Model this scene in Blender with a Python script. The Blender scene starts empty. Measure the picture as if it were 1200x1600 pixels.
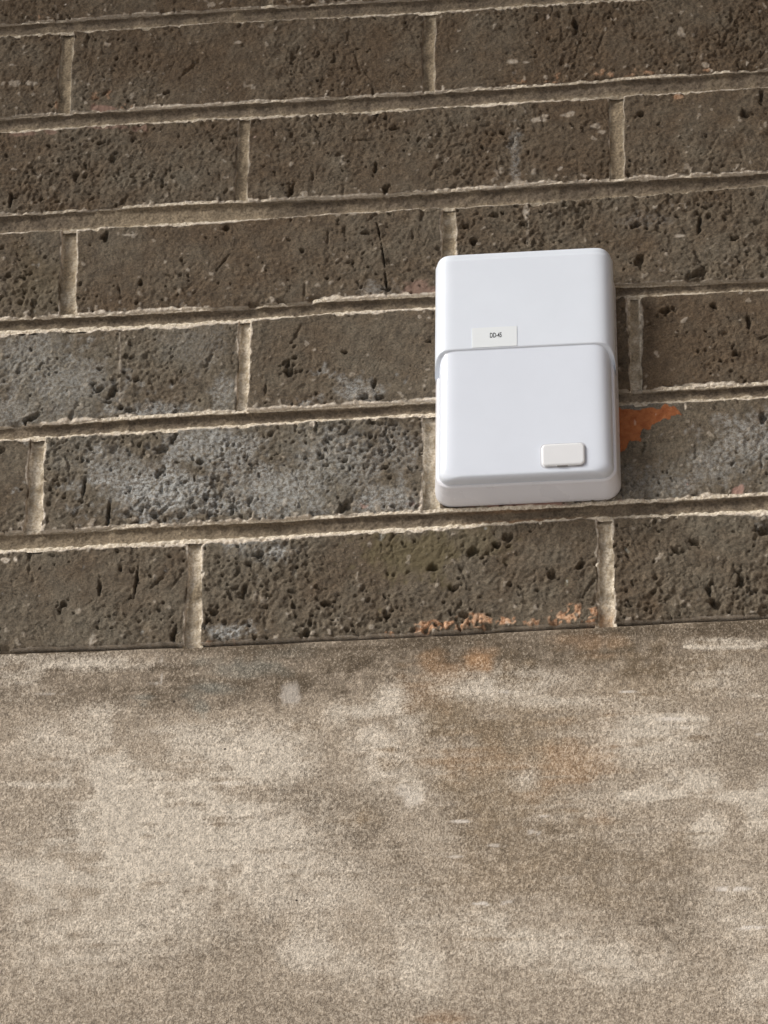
import bpy, bmesh, math, random
import numpy as np
from mathutils import Matrix, Vector

# ------------------------------------------------------------------ camera
scene = bpy.context.scene
F_PX, CX, CY = 5333.0, 600.0, 800.0                 # focal length and centre of the 1200x1600 photograph, in pixels
YAW, PITCH, ROLL = (math.radians(a) for a in (-6.4532, 32.2823, 0.6150))
CAM = np.array([0.16285, -1.43979, 1.5532])         # metres; the brick face is the plane y = 0, street level z = 0
fw = np.array([math.sin(YAW)*math.cos(PITCH), math.cos(YAW)*math.cos(PITCH), math.sin(PITCH)])
r0 = np.array([math.cos(YAW), -math.sin(YAW), 0.0]); u0 = np.cross(r0, fw)
rt = math.cos(ROLL)*r0 + math.sin(ROLL)*u0
up = -math.sin(ROLL)*r0 + math.cos(ROLL)*u0
cam_d = bpy.data.cameras.new('camera'); cam = bpy.data.objects.new('camera', cam_d)
scene.collection.objects.link(cam)
m = Matrix.Identity(4)
for i in range(3):
    m[i][0], m[i][1], m[i][2], m[i][3] = rt[i], up[i], -fw[i], CAM[i]
cam.matrix_world = m
cam_d.sensor_fit = 'VERTICAL'; cam_d.sensor_height = 36.0; cam_d.sensor_width = 27.0
cam_d.lens = F_PX/1600.0*36.0
cam_d.clip_start = 0.05; cam_d.clip_end = 500.0
scene.camera = cam

# ------------------------------------------------------------------ world, sun, exposure
SUN_AZ, SUN_EL = math.radians(-57), math.radians(37)  # azimuth from the wall's outward normal; negative = to the left
world = bpy.data.worlds.new('World'); scene.world = world; world.use_nodes = True
wn = world.node_tree; wn.nodes.clear()
sky = wn.nodes.new('ShaderNodeTexSky'); sky.sky_type = 'NISHITA'; sky.sun_disc = False
sky.sun_elevation = SUN_EL; sky.air_density = 1.0; sky.dust_density = 3.0; sky.ozone_density = 1.0
bg = wn.nodes.new('ShaderNodeBackground'); bg.inputs['Strength'].default_value = 0.052
wo = wn.nodes.new('ShaderNodeOutputWorld')
wn.links.new(sky.outputs[0], bg.inputs[0]); wn.links.new(bg.outputs[0], wo.inputs[0])
to_sun = Vector((math.sin(SUN_AZ)*math.cos(SUN_EL), -math.cos(SUN_AZ)*math.cos(SUN_EL), math.sin(SUN_EL)))
sky.sun_rotation = math.atan2(to_sun.x, to_sun.y)
sun_d = bpy.data.lights.new('sun', 'SUN'); sun_d.energy = 1.5; sun_d.angle = math.radians(19); sun_d.color = (1.0, 0.975, 0.94)
sun = bpy.data.objects.new('sun', sun_d); scene.collection.objects.link(sun)
sun.rotation_euler = to_sun.to_track_quat('Z', 'Y').to_euler(); sun.location = (-2, -3, 5)
vs = scene.view_settings
vs.view_transform = 'Standard'; vs.look = 'None'; vs.exposure = 1.0; vs.gamma = 1.0; vs.use_curve_mapping = False

# ------------------------------------------------------------------ helpers
COL = scene.collection
rng = np.random.default_rng(7)

def wall_pt(px, py, plane=0.0):
    """pixel of the photograph -> point on the plane y = plane (the wall, or a face standing proud of it)"""
    d = fw*F_PX + rt*(px-CX) - up*(py-CY)
    t = (plane-CAM[1])/d[1]
    return CAM + t*d

def link(name, me, mat, parent=None):
    o = bpy.data.objects.new(name, me); COL.objects.link(o)
    if mat is not None and not me.materials: me.materials.append(mat)
    if parent is not None: o.parent = parent
    return o

def tag(o, label, cat, group=None):
    o['label'] = label; o['category'] = cat
    if group: o['group'] = group
    return o

def mesh_np(name, co, quads, smooth=True, extra=()):
    me = bpy.data.meshes.new(name)
    nq = len(quads); ne = sum(len(e) for e in extra)
    me.vertices.add(len(co)); me.vertices.foreach_set('co', np.asarray(co, np.float32).ravel())
    me.loops.add(nq*4+ne)
    vi = np.asarray(quads, np.int32).ravel()
    if extra: vi = np.concatenate([vi]+[np.asarray(e, np.int32) for e in extra])
    me.loops.foreach_set('vertex_index', vi)
    me.polygons.add(nq+len(extra))
    st = list(np.arange(nq)*4); p = nq*4
    for e in extra: st.append(p); p += len(e)
    me.polygons.foreach_set('loop_start', np.asarray(st, np.int32))
    me.polygons.foreach_set('use_smooth', np.full(nq+len(extra), smooth, bool))
    me.update(calc_edges=True); me.validate()
    return me

def put_attr(me, name, arr):
    a = me.attributes.new(name, 'FLOAT_COLOR', 'POINT')
    a.data.foreach_set('color', np.asarray(arr, np.float32).ravel())

def noise2(nv, nu, dv, du, lv, lu=None, seed=0, ang=0.0):
    """smooth random field with correlation lengths lv, lu (metres), zero mean, unit deviation"""
    lu = lv if lu is None else lu
    r = np.random.default_rng(seed)
    pv, pu = int(3*max(lv, lu if ang else 0)/dv)+4, int(3*max(lu, lv if ang else 0)/du)+4
    w = r.standard_normal((nv+2*pv, nu+2*pu))
    fv = np.fft.fftfreq(w.shape[0], dv)[:, None]; fu = np.fft.rfftfreq(w.shape[1], du)[None]
    ca, sa = math.cos(ang), math.sin(ang)
    g = np.exp(-2*(math.pi**2)*(((fv*ca-fu*sa)*lv/2)**2+((fv*sa+fu*ca)*lu/2)**2))
    o = np.fft.irfft2(np.fft.rfft2(w)*g, s=w.shape)[pv:pv+nv, pu:pu+nu]
    return (o-o.mean())/(o.std()+1e-9)

def sstep(a, b, x):
    t = np.clip((x-a)/(b-a), 0, 1); return t*t*(3-2*t)

def grid_quads(nv, nu, flip=False):
    i = np.arange((nv-1)*(nu-1)); r, c = i//(nu-1), i % (nu-1)
    a = r*nu+c
    q = np.stack([a, a+1, a+nu+1, a+nu], 1)
    return q[:, ::-1] if flip else q

# ------------------------------------------------------------------ materials
def new_mat(name):
    ma = bpy.data.materials.new(name); ma.use_nodes = True
    nt = ma.node_tree; nt.nodes.clear()
    out = nt.nodes.new('ShaderNodeOutputMaterial'); b = nt.nodes.new('ShaderNodeBsdfPrincipled')
    nt.links.new(b.outputs[0], out.inputs[0])
    return ma, nt, b

def nd(nt, kind, **kw):
    n = nt.nodes.new(kind)
    for k, v in kw.items(): setattr(n, k, v)
    return n

def noise_node(nt, scale, detail=3.0, rough=0.55, stretch=None):
    geo = nd(nt, 'ShaderNodeNewGeometry')
    src = geo.outputs['Position']
    if stretch:
        mp = nd(nt, 'ShaderNodeMapping'); mp.inputs['Scale'].default_value = stretch
        nt.links.new(src, mp.inputs[0]); src = mp.outputs[0]
    n = nd(nt, 'ShaderNodeTexNoise'); n.inputs['Scale'].default_value = scale
    n.inputs['Detail'].default_value = detail; n.inputs['Roughness'].default_value = rough
    nt.links.new(src, n.inputs['Vector'])
    return n.outputs['Fac']

def remap(nt, v, a, b, c=0.0, d=1.0):
    n = nd(nt, 'ShaderNodeMapRange'); n.clamp = True
    nt.links.new(v, n.inputs[0])
    for i, x in zip((1, 2, 3, 4), (a, b, c, d)): n.inputs[i].default_value = x
    return n.outputs[0]

def mixc(nt, fac, a, b, mode='MIX'):
    n = nd(nt, 'ShaderNodeMix', data_type='RGBA', blend_type=mode)
    for sock, v in ((n.inputs['Factor'], fac), (n.inputs[6], a), (n.inputs[7], b)):
        if isinstance(v, (int, float)): sock.default_value = v
        elif isinstance(v, tuple): sock.default_value = (*v, 1.0)
        else: nt.links.new(v, sock)
    return n.outputs[2]

def math_n(nt, op, a, b=None):
    n = nd(nt, 'ShaderNodeMath', operation=op)
    for s, v in zip(n.inputs, (a, b)):
        if v is None: continue
        if isinstance(v, (int, float)): s.default_value = v
        else: nt.links.new(v, s)
    return n.outputs[0]

def attr_split(nt, name):
    a = nd(nt, 'ShaderNodeAttribute', attribute_name=name, attribute_type='GEOMETRY')
    s = nd(nt, 'ShaderNodeSeparateColor'); nt.links.new(a.outputs['Color'], s.inputs[0])
    return s.outputs[0], s.outputs[1], s.outputs[2], a.outputs['Alpha']

def bump(nt, b, h, dist, strength=1.0, prev=None):
    n = nd(nt, 'ShaderNodeBump'); n.inputs['Distance'].default_value = dist; n.inputs['Strength'].default_value = strength
    nt.links.new(h, n.inputs['Height'])
    if prev is not None: nt.links.new(prev, n.inputs['Normal'])
    nt.links.new(n.outputs[0], b.inputs['Normal'])
    return n.outputs[0]

def make_brick_mat():
    ma, nt, b = new_mat('dark_brick')
    eff, ora, smear, tone = attr_split(nt, 'masks')
    dirt = attr_split(nt, 'masks_more')
    base = mixc(nt, tone, (0.100, 0.070, 0.042), (0.145, 0.124, 0.090))
    mott = remap(nt, noise_node(nt, 150, 4, 0.6), 0.3, 0.7, 0.72, 1.32)
    fine = remap(nt, noise_node(nt, 950, 4, 0.75), 0.36, 0.64, 0.64, 1.38)
    base = mixc(nt, 1.0, base, mott, 'MULTIPLY'); base = mixc(nt, 1.0, base, fine, 'MULTIPLY')
    base = mixc(nt, dirt[0], base, (0.13, 0.105, 0.052))                     # olive bloom
    chip = remap(nt, noise_node(nt, 420, 2, 0.5), 0.71, 0.75, 0.0, 0.40)      # stray pale grains
    base = mixc(nt, chip, base, (0.30, 0.25, 0.20))
    e = math_n(nt, 'MULTIPLY', eff, remap(nt, noise_node(nt, 520, 5, 0.8), 0.42, 0.60, 0.06, 0.95))
    base = mixc(nt, e, base, (0.485, 0.495, 0.475))
    oc = mixc(nt, remap(nt, noise_node(nt, 260, 3, 0.6), 0.35, 0.65), (0.27, 0.082, 0.026), (0.37, 0.135, 0.048))
    base = mixc(nt, ora, base, oc)
    base = mixc(nt, dirt[1], base, mixc(nt, remap(nt, noise_node(nt, 600, 3, 0.6), 0.38, 0.62), (0.38, 0.18, 0.085), (0.76, 0.49, 0.31)))   # dusty pale orange spall
    base = mixc(nt, dirt[2], base, (0.40, 0.24, 0.19))                        # pinkish crumbs
    sc = mixc(nt, remap(nt, noise_node(nt, 700, 3, 0.6), 0.35, 0.65), (0.55, 0.46, 0.35), (0.84, 0.76, 0.64))
    base = mixc(nt, smear, base, sc)
    nt.links.new(base, b.inputs['Base Color'])
    b.inputs['Roughness'].default_value = 0.82; b.inputs['Specular IOR Level'].default_value = 0.30
    p = bump(nt, b, noise_node(nt, 1300, 4, 0.7), 0.0008, 0.9)
    bump(nt, b, noise_node(nt, 330, 3, 0.6), 0.0009, 0.5, p)
    return ma

def make_mortar_mat():
    ma, nt, b = new_mat('sand_mortar')
    lip, dark, warm, bright = attr_split(nt, 'masks')
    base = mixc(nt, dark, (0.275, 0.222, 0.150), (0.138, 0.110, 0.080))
    base = mixc(nt, warm, base, (0.36, 0.20, 0.10))
    grain = remap(nt, noise_node(nt, 800, 3, 0.65), 0.28, 0.72, 0.55, 1.45)
    base = mixc(nt, 1.0, base, grain, 'MULTIPLY')
    mott = remap(nt, noise_node(nt, 70, 3, 0.5), 0.3, 0.7, 0.82, 1.2)
    base = mixc(nt, 1.0, base, mott, 'MULTIPLY')
    lc = mixc(nt, remap(nt, noise_node(nt, 760, 3, 0.6), 0.36, 0.62), (0.48, 0.40, 0.29), (0.84, 0.76, 0.62))
    base = mixc(nt, lip, base, lc)
    nt.links.new(base, b.inputs['Base Color'])
    b.inputs['Roughness'].default_value = 0.95; b.inputs['Specular IOR Level'].default_value = 0.15
    bump(nt, b, noise_node(nt, 800, 3, 0.65), 0.0009, 0.9)
    return ma

def make_concrete_mat():
    ma, nt, b = new_mat('weathered_concrete')
    dark, light, rust, teal = attr_split(nt, 'masks')
    more = attr_split(nt, 'masks_more')
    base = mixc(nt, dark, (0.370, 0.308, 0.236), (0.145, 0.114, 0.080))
    base = mixc(nt, more[1], base, (0.285, 0.215, 0.138))
    base = mixc(nt, math_n(nt, 'MULTIPLY', rust, 0.95), base, (0.41, 0.245, 0.13))
    base = mixc(nt, math_n(nt, 'MULTIPLY', teal, 0.7), base, (0.24, 0.25, 0.22))
    g1 = math_n(nt, 'ADD', math_n(nt, 'MULTIPLY', noise_node(nt, 780, 2, 0.6, (1.1, 1.0, 0.9)), 0.5), math_n(nt, 'MULTIPLY', noise_node(nt, 1500, 2, 0.7), 0.5)); g2 = noise_node(nt, 230, 4, 0.6)
    lum = remap(nt, g1, 0.36, 0.64, 0.0, 1.0)
    # pale laitance catches the grain: broken cover rather than a film
    lc = math_n(nt, 'ADD', math_n(nt, 'MULTIPLY', light, 1.55), math_n(nt, 'MULTIPLY', math_n(nt, 'SUBTRACT', lum, 0.55), 0.7))
    lc = math_n(nt, 'MULTIPLY', remap(nt, lc, 0.02, 1.05), 0.9)
    base = mixc(nt, lc, base, (0.615, 0.55, 0.455))
    grain = remap(nt, g1, 0.36, 0.64, 0.56, 1.42)
    base = mixc(nt, 1.0, base, grain, 'MULTIPLY')
    base = mixc(nt, 1.0, base, remap(nt, g2, 0.3, 0.7, 0.84, 1.17), 'MULTIPLY')
    base = mixc(nt, more[0], base, (0.80, 0.74, 0.66))                        # paint dabs and scratches
    speck = remap(nt, noise_node(nt, 190, 1, 0.4), 0.83, 0.845)
    base = mixc(nt, speck, base, (0.06, 0.05, 0.04))
    nt.links.new(base, b.inputs['Base Color'])
    b.inputs['Roughness'].default_value = 0.95; b.inputs['Specular IOR Level'].default_value = 0.15
    p = bump(nt, b, g1, 0.0011, 0.75)
    bump(nt, b, g2, 0.0012, 0.4, p)
    return ma

def make_plastic(name, col, rough, bumpy=0.0):
    ma, nt, b = new_mat(name)
    c = mixc(nt, remap(nt, noise_node(nt, 35, 4, 0.6), 0.35, 0.65, 0.0, 1.0), tuple(x*0.975 for x in col), col)
    nt.links.new(c, b.inputs['Base Color'])
    r = remap(nt, noise_node(nt, 60, 3, 0.6), 0.3, 0.7, rough*0.85, rough*1.2)
    nt.links.new(r, b.inputs['Roughness'])
    b.inputs['IOR'].default_value = 1.48
    if bumpy: bump(nt, b, noise_node(nt, 1800, 2, 0.5), 0.00006, bumpy)
    return ma

def flat_mat(name, col, rough=0.8, var=0.1):
    ma, nt, b = new_mat(name)
    c = mixc(nt, 1.0, col, remap(nt, noise_node(nt, 12, 4, 0.6), 0.3, 0.7, 1-var, 1+var), 'MULTIPLY')
    nt.links.new(c, b.inputs['Base Color']); b.inputs['Roughness'].default_value = rough
    return ma

M_BRICK, M_MORTAR, M_CONC = make_brick_mat(), make_mortar_mat(), make_concrete_mat()
M_BASE = make_plastic('white_plastic_base', (0.80, 0.805, 0.84), 0.28, 0.2)
M_UPPER = make_plastic('white_plastic_upper', (0.755, 0.81, 0.88), 0.36, 0.3)
M_LOWER = make_plastic('white_plastic_gloss', (0.755, 0.805, 0.88), 0.12)
M_BUTTON = make_plastic('off_white_plastic', (0.79, 0.805, 0.815), 0.30)
M_PAPER = flat_mat('white_sticker', (0.78, 0.825, 0.845), 0.5, 0.02)
M_INK = flat_mat('black_ink', (0.03, 0.035, 0.04), 0.6)
M_GAP_SHADE = flat_mat('grey_gap_shade', (0.55, 0.56, 0.60), 0.4, 0.03)  # painted shade of the thin gap round the button
M_SLOT = flat_mat('grey_slot', (0.25, 0.24, 0.23), 0.6)
M_PAVE = flat_mat('pavement', (0.56, 0.545, 0.53), 0.9, 0.12)
M_RENDER = flat_mat('brown_render', (0.16, 0.12, 0.085), 0.9, 0.25)
M_CORE = flat_mat('wall_core', (0.12, 0.10, 0.08), 0.95)

# ------------------------------------------------------------------ ground
bm = bmesh.new(); bmesh.ops.create_grid(bm, x_segments=8, y_segments=8, size=150)
me = bpy.data.meshes.new('pavement'); bm.to_mesh(me); bm.free()
pav = link('pavement', me, M_PAVE); pav['kind'] = 'structure'

# ------------------------------------------------------------------ the wall's courses, read off the photograph
PX = [0, 300, 600, 900, 1200]
# (lower edge of the course above, upper edge of the course below) of each bed joint
JT = [[38, 17, 0, -21, -40], [184, 165, 148, 130, 107], [336, 318, 304, 284, 269], [499, 484, 464, 448, 435],
      [666, 647, 631, 614, 599], [832, 818, 803, 788, 771], [1015, 1004, 991, 975, 959]]
JB = [[57, 38, 23, 3, -16], [206, 187, 173, 154, 137], [366, 349, 330, 313, 290], [520, 506, 486, 467, 452],
      [689, 670, 652, 635, 620], [862, 846, 830, 811, 799]]
PITCH_V, PITCH_H, TOPZ = 0.0677, 0.2032, 2.80

class Line:
    def __init__(self, pys, ideal):
        pts = [wall_pt(x, y) for x, y in zip(PX, pys)]
        xs = [p[0] for p in pts]; zs = [p[2] for p in pts]
        self.x = np.array([-2.2, -1.0]+xs+[1.0, 2.2]); self.z = np.array([ideal, ideal]+zs+[ideal, ideal])
    def __call__(self, X): return np.interp(X, self.x, self.z)

class Flat:
    def __init__(self, z): self.zz = z
    def __call__(self, X): return np.full(np.shape(X), self.zz)

EXTRA = 6                                           # courses above the picture
def ideal(k): return TOPZ - k*PITCH_V
TOPL, BOTL = {}, {}                                 # joint k: upper and lower edge
for k in range(7): TOPL[k] = Line(JT[k], ideal(k)+0.005)
for k in range(6): BOTL[k] = Line(JB[k], ideal(k)-0.005)
for k in range(-EXTRA-1, 0):
    TOPL[k] = Flat(ideal(k)+0.005); BOTL[k] = Flat(ideal(k)-0.005)
# course r lies between joint r-1 and joint r; head joints (left edge, right edge) at its top and its foot, in pixels
HEADS = {0: [((407, 427, -30), (406, 427, 12)), ((996, 1016, -70), (995, 1016, -32))],
         1: [((95, 115, 52), (89, 109, 178)), ((662, 680, 22), (660, 679, 145))],
         2: [((372, 390, 183), (367, 386, 314)), ((951, 975, 152), (953, 975, 280))],
         3: [((97, 120, 363), (93, 119, 494)), ((690, 712, 324), (691, 713, 458))],
         4: [((374, 392, 502), (369, 387, 643)), ((981, 1000, 464), (984, 1004, 609))],
         5: [((48, 71, 686), (38, 64, 831)), ((661, 684, 649), (660, 686, 800))],
         6: [((295, 316, 847), (288, 313, 1004)), ((935, 957, 809), (933, 960, 973))]}

# marks with a place of their own: kind, px, py, half width, half height (pixels), strength
MARKS = [
    ('eff', 250, 770, 120, 45, 1.0), ('eff', 190, 740, 70, 40, .6), ('eff', 330, 700, 90, 45, .75), ('eff', 430, 770, 120, 50, .75),
    ('eff', 520, 720, 90, 60, .5), ('eff', 600, 780, 60, 30, .7), ('eff', 620, 700, 40, 40, .4), ('eff', 380, 790, 130, 18, .7),
    ('eff', 40, 560, 70, 55, .45), ('eff', 110, 600, 90, 50, .5), ('eff', 20, 640, 60, 25, .45), ('eff', 240, 640, 90, 14, .7),
    ('eff', 350, 620, 22, 40, .5), ('eff', 560, 615, 45, 22, .65), ('eff', 300, 540, 60, 40, .2),
    ('eff', 370, 845, 50, 14, .95), ('eff', 432, 862, 18, 12, .95), ('eff', 350, 990, 32, 14, .9), ('eff', 410, 860, 60, 25, .35),
    ('eff', 1170, 690, 60, 50, .55), ('eff', 1120, 720, 60, 40, .45), ('eff', 1050, 760, 60, 25, .35), ('eff', 1180, 800, 40, 12, .5),
    ('eff', 805, 235, 10, 50, .45), ('eff', 590, 455, 30, 12, .35), ('eff', 1000, 345, 60, 14, .15),
    ('oli', 650, 865, 90, 45, .75), ('oli', 740, 850, 60, 30, .4), ('oli', 60, 440, 60, 60, .2),
    ('spa', 655, 980, 18, 9, 1.0), ('spa', 690, 972, 45, 11, 1.0), ('spa', 740, 964, 40, 14, .8), ('spa', 790, 966, 40, 9, .9),
    ('spa', 840, 970, 30, 7, .6), ('spa', 885, 962, 24, 13, 1.0), ('spa', 915, 953, 20, 16, .95), ('spa', 608, 985, 9, 5, .9),
    ('spa', 925, 968, 25, 8, .8), ('spa', 328, 999, 8, 5, .5), ('spa', 369, 995, 6, 5, .7),
    ('spa', 90, 165, 5, 7, .7), ('spa', 148, 152, 5, 8, .6), ('spa', 170, 148, 5, 9, .6), ('spa', 195, 167, 14, 4, .7), ('spa', 54, 27, 12, 5, .8),
    ('pin', 800, 787, 110, 6, .7), ('pin', 165, 170, 24, 5, .8), ('pin', 40, 208, 22, 5, .5), ('pin', 80, 206, 14, 5, .5), ('pin', 170, 199, 40, 4, .5), ('pin', 1150, 768, 9, 8, .8),
    ('spa', 935, 112, 10, 6, .7), ('spa', 952, 116, 8, 5, .7), ('spa', 983, 114, 9, 5, .6), ('spa', 1014, 113, 8, 6, .7), ('spa', 1105, 109, 8, 4, .8),
    ('spa', 872, 118, 8, 6, .7), ('spa', 860, 127, 14, 3, .6), ('spa', 812, 127, 10, 3, .6), ('spa', 1060, 151, 9, 4, .8), ('pin', 655, 452, 18, 14, .35),
    ('sme', 802, 96, 10, 4, .8), ('sme', 822, 97, 7, 3, .7), ('sme', 840, 187, 12, 4, .8), ('sme', 890, 178, 8, 4, .7), ('sme', 930, 196, 8, 4, .6),
    ('sme', 941, 206, 6, 4, .6), ('sme', 1062, 50, 4, 9, .7), ('sme', 810, 288, 18, 6, .8), ('sme', 1062, 370, 9, 3, .5), ('sme', 25, 130, 9, 4, .5),
    ('sme', 50, 130, 8, 3, .6), ('sme', 372, 67, 8, 3, .6), ('sme', 120, 661, 5, 4, .9), ('sme', 488, 664, 5, 5, .9), ('sme', 8, 875, 8, 4, .8), ('sme', 24, 873, 4, 4, .8),
    ('sme', 822, 330, 3, 16, .4), ('sme', 825, 365, 2, 22, .25), ('sme', 205, 369, 14, 2, .4), ('sme', 1071, 636, 2, 6, .8), ('sme', 187, 560, 2, 60, .35), ('sme', 139, 490, 2, 12, .3),
]
ORANGE_POLY = [(640, 640), (962, 640), (1058, 634), (1067, 648), (1040, 655), (1022, 668), (1007, 677), (1002, 686), (988, 690), (978, 702), (962, 708), (900, 740), (640, 740)]
def pix_of(X, Z):
    d0, d1, d2 = X-CAM[0], -CAM[1], Z-CAM[2]
    zc = fw[0]*d0+fw[1]*d1+fw[2]*d2
    return CX+F_PX*(rt[0]*d0+rt[1]*d1+rt[2]*d2)/zc, CY-F_PX*(up[0]*d0+up[1]*d1+up[2]*d2)/zc

def in_poly(x, y, poly):
    inside = np.zeros(np.shape(x), bool); n = len(poly); j = n-1
    for i in range(n):
        xi, yi = poly[i]; xj, yj = poly[j]
        c = ((yi > y) != (yj > y)) & (x < (xj-xi)*(y-yi)/(yj-yi+1e-9)+xi)
        inside ^= c; j = i
    return inside

def mark_field(kind, px, py, wob=None):
    f = np.zeros(np.shape(px))
    for k, mx, my, rx, ry, s in MARKS:
        if k != kind: continue
        if kind == 'spa' and my > 940: my = my+5; ry = ry*0.8
        if kind in ('spa', 'sme', 'pin') and my < 300: s = s*0.6
        d = np.sqrt(((px-mx)/rx)**2+((py-my)/ry)**2)
        if wob is not None: d = d*(1+0.30*wob)
        f = np.maximum(f, s*(1-sstep(0.35 if kind in ('eff', 'oli') else 0.65, 1.15, d)))
    return f

# ------------------------------------------------------------------ bricks
WARP = None
def stamp(h, X, Z, cx, cz, ra, rb, ang, depth, power=4, step=0.0005):
    """press one pit or gouge into the height field"""
    n = int(max(ra, rb)*2.2/step)+3
    ci = int(np.argmin(np.abs(X[0]-cx))); ri = int(np.argmin(np.abs(Z[:, 0]-cz)))
    a, b_, c, d = max(0, ri-n), ri+n, max(0, ci-n), ci+n
    xx = X[a:b_, c:d]-cx; zz = Z[a:b_, c:d]-cz
    u = (xx*math.cos(ang)+zz*math.sin(ang))/ra; v = (-xx*math.sin(ang)+zz*math.cos(ang))/rb
    q = u*u+v*v
    if WARP is not None: q = q*(1+0.45*WARP[a:b_, c:d]).clip(0.25, 3)
    h[a:b_, c:d] -= depth*np.exp(-q**(power/2))

def brick_mesh(XL, XR, top, bot, seed, step, st, lips, photo=True):
    """XL/XR: (x at top, x at foot); top/bot: edge functions; st: surface style; lips: mortar left on (bottom, top, sides)"""
    r = np.random.default_rng(seed)
    L = max(XR)-min(XL); xm = (max(XR)+min(XL))/2; H = float(top(xm)-bot(xm)); zm = float(top(xm)+bot(xm))/2
    nu, nv = int(L/step)+2, int(H/(step*1.05))+2
    s = np.linspace(0, 1, nu)[None]; t = np.linspace(0, 1, nv)[:, None]
    X = (XL[1]+(XL[0]-XL[1])*t)*(1-s)+(XR[1]+(XR[0]-XR[1])*t)*s
    Zb, Zt = bot(X), top(X); Z = Zb+(Zt-Zb)*t
    du, dv = L/nu, H/nv
    dB, dT, dL, dR = Z-Zb, Zt-Z, (X-X[:, :1]), (X[:, -1:]-X)
    e = lambda l, sd: noise2(1, nu, dv, du, l, l, sd)[0][None]
    ev = lambda l, sd: noise2(nv, 1, dv, du, l, l, sd)
    h = np.zeros_like(X)
    n_big = noise2(nv, nu, dv, du, 0.030, None, seed+1); n_mid = noise2(nv, nu, dv, du, 0.0065, None, seed+2)
    n_sm = noise2(nv, nu, dv, du, 0.0024, 0.0019, seed+3); n_f = noise2(nv, nu, dv, du, 0.0012, None, seed+4)
    patch = 1/(1+np.exp(-1.6*noise2(nv, nu, dv, du, 0.022, None, seed+5)))
    R = st['rough']
    global WARP
    WARP = 0.6*n_sm+0.6*n_f
    h += 0.00018*n_big + R*(0.00010*n_mid*(0.5+patch) + 0.00015*n_sm*(0.35+patch) + 0.00020*n_f*(0.6+0.8*patch))
    # irregular pores
    po = 0.75*noise2(nv, nu, dv, du, 0.0023, 0.0017, seed+41, 0.5)+0.65*noise2(nv, nu, dv, du, 0.0011, None, seed+42)
    cover = st['pits']/90.0
    thr = 2.05-0.30*math.log(max(cover, 0.2))-0.55*(patch-0.5)*2
    h -= 0.0017*sstep(thr, thr+0.7, po)
    # short crisp creases torn in the clay
    for q, an in enumerate((0.45, -0.5, 1.2)):
        cr = noise2(nv, nu, dv, du, 0.0060, 0.0016, seed+50+q, an); wh = noise2(nv, nu, dv, du, 0.011, None, seed+55+q)
        h -= R*0.00055*np.exp(-(cr/0.13)**2)*sstep(0.5, 1.4, wh)
    # torn drag marks of the cut clay: creased ridges
    dr = noise2(nv, nu, dv, du, 0.0075, 0.0042, seed+6)
    h -= R*0.00055*st['drag']*np.exp(-(dr/0.13)**2)*sstep(0.35, 1.0, patch)
    gx = np.linspace(X.min(), X.max(), nu)
    Xr, Zr = X, Z
    npit = int(0.42*st['pits']*L*H/(0.2*0.057))
    for _ in range(npit):
        cx, cz = r.uniform(X.min(), X.max()), r.uniform(zm-H/2, zm+H/2)
        ii = min(nv-1, max(0, int((cz-zm+H/2)/H*nv))); jj = min(nu-1, int((cx-X.min())/L*nu))
        if patch[ii, jj] < r.uniform(0.15, 0.75): continue
        ra = st['psize']*min(2.1, r.lognormal(0, 0.42))*0.00060
        stamp(h, Xr, Zr, cx, cz, ra*r.uniform(1.0, 1.7), ra, r.uniform(0.5, 2.2), r.uniform(0.0010, 0.0028), 4, step)
    for _ in range(int(st['gouge']*L/0.2)):
        cx, cz = r.uniform(X.min(), X.max()), r.uniform(zm-H/2, zm+H/2)
        stamp(h, Xr, Zr, cx, cz, r.uniform(0.0018, 0.0058), r.uniform(0.0004, 0.0008), r.normal(math.pi/2, 0.5), r.uniform(0.0008, 0.002), 2, step)
    for (qx, qy, ra, rb, ang) in st.get('holes', ()):
        p = wall_pt(qx, qy); stamp(h, Xr, Zr, p[0], p[2], ra, rb, ang, 0.0042, 4, step)
    # worn arrises and chipped edges
    d = np.minimum(np.minimum(dB, dT), np.minimum(dL, dR))
    h -= 0.0007*np.exp(-d/0.0004)*(0.75+0.3*n_mid.clip(-1.5, 1.5))
    chipB = sstep(1.15, 1.9, e(0.006, seed+11)); chipT = sstep(1.25, 2.0, e(0.006, seed+12))
    h -= 0.0026*chipB*np.exp(-(dB/0.0022)**2) + 0.0026*chipT*np.exp(-(dT/0.0020)**2)
    h = np.clip(h, -0.0052, 0.0011)
    # uneven outline
    X2 = X + np.exp(-dL/0.004)*0.00028*ev(0.006, seed+21) - np.exp(-dR/0.004)*0.00028*ev(0.006, seed+22)
    Z2 = Z + np.exp(-dB/0.004)*0.00024*e(0.007, seed+23) - np.exp(-dT/0.004)*0.00024*e(0.007, seed+24)
    Y = -h + st.get('off', 0.0) + st.get('tip', 0.0)*(Z-zm)/H
    # ---- masks
    px, py = pix_of(X, Z)
    wob = 0.6*n_mid+0.6*n_sm
    lb, lt, ls = lips
    lb = lb(px) if callable(lb) else lb; lt = lt(px) if callable(lt) else lt
    wB = (0.0013+0.0004*e(0.012, seed+31)+0.0003*e(0.0025, seed+32))*lb
    wT = (0.0012+0.0004*e(0.014, seed+33)+0.0003*e(0.0025, seed+34))*lt
    wS = (0.0007+0.0006*ev(0.010, seed+35)+0.0004*ev(0.0025, seed+36))*ls
    sm = np.maximum(sstep(0.0002, -0.0004, dB-wB), sstep(0.0002, -0.0004, dT-wT))
    sm = np.maximum(sm, np.maximum(sstep(0.0002, -0.0004, dL-wS), sstep(0.0002, -0.0004, dR-wS))*0.85)
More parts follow.
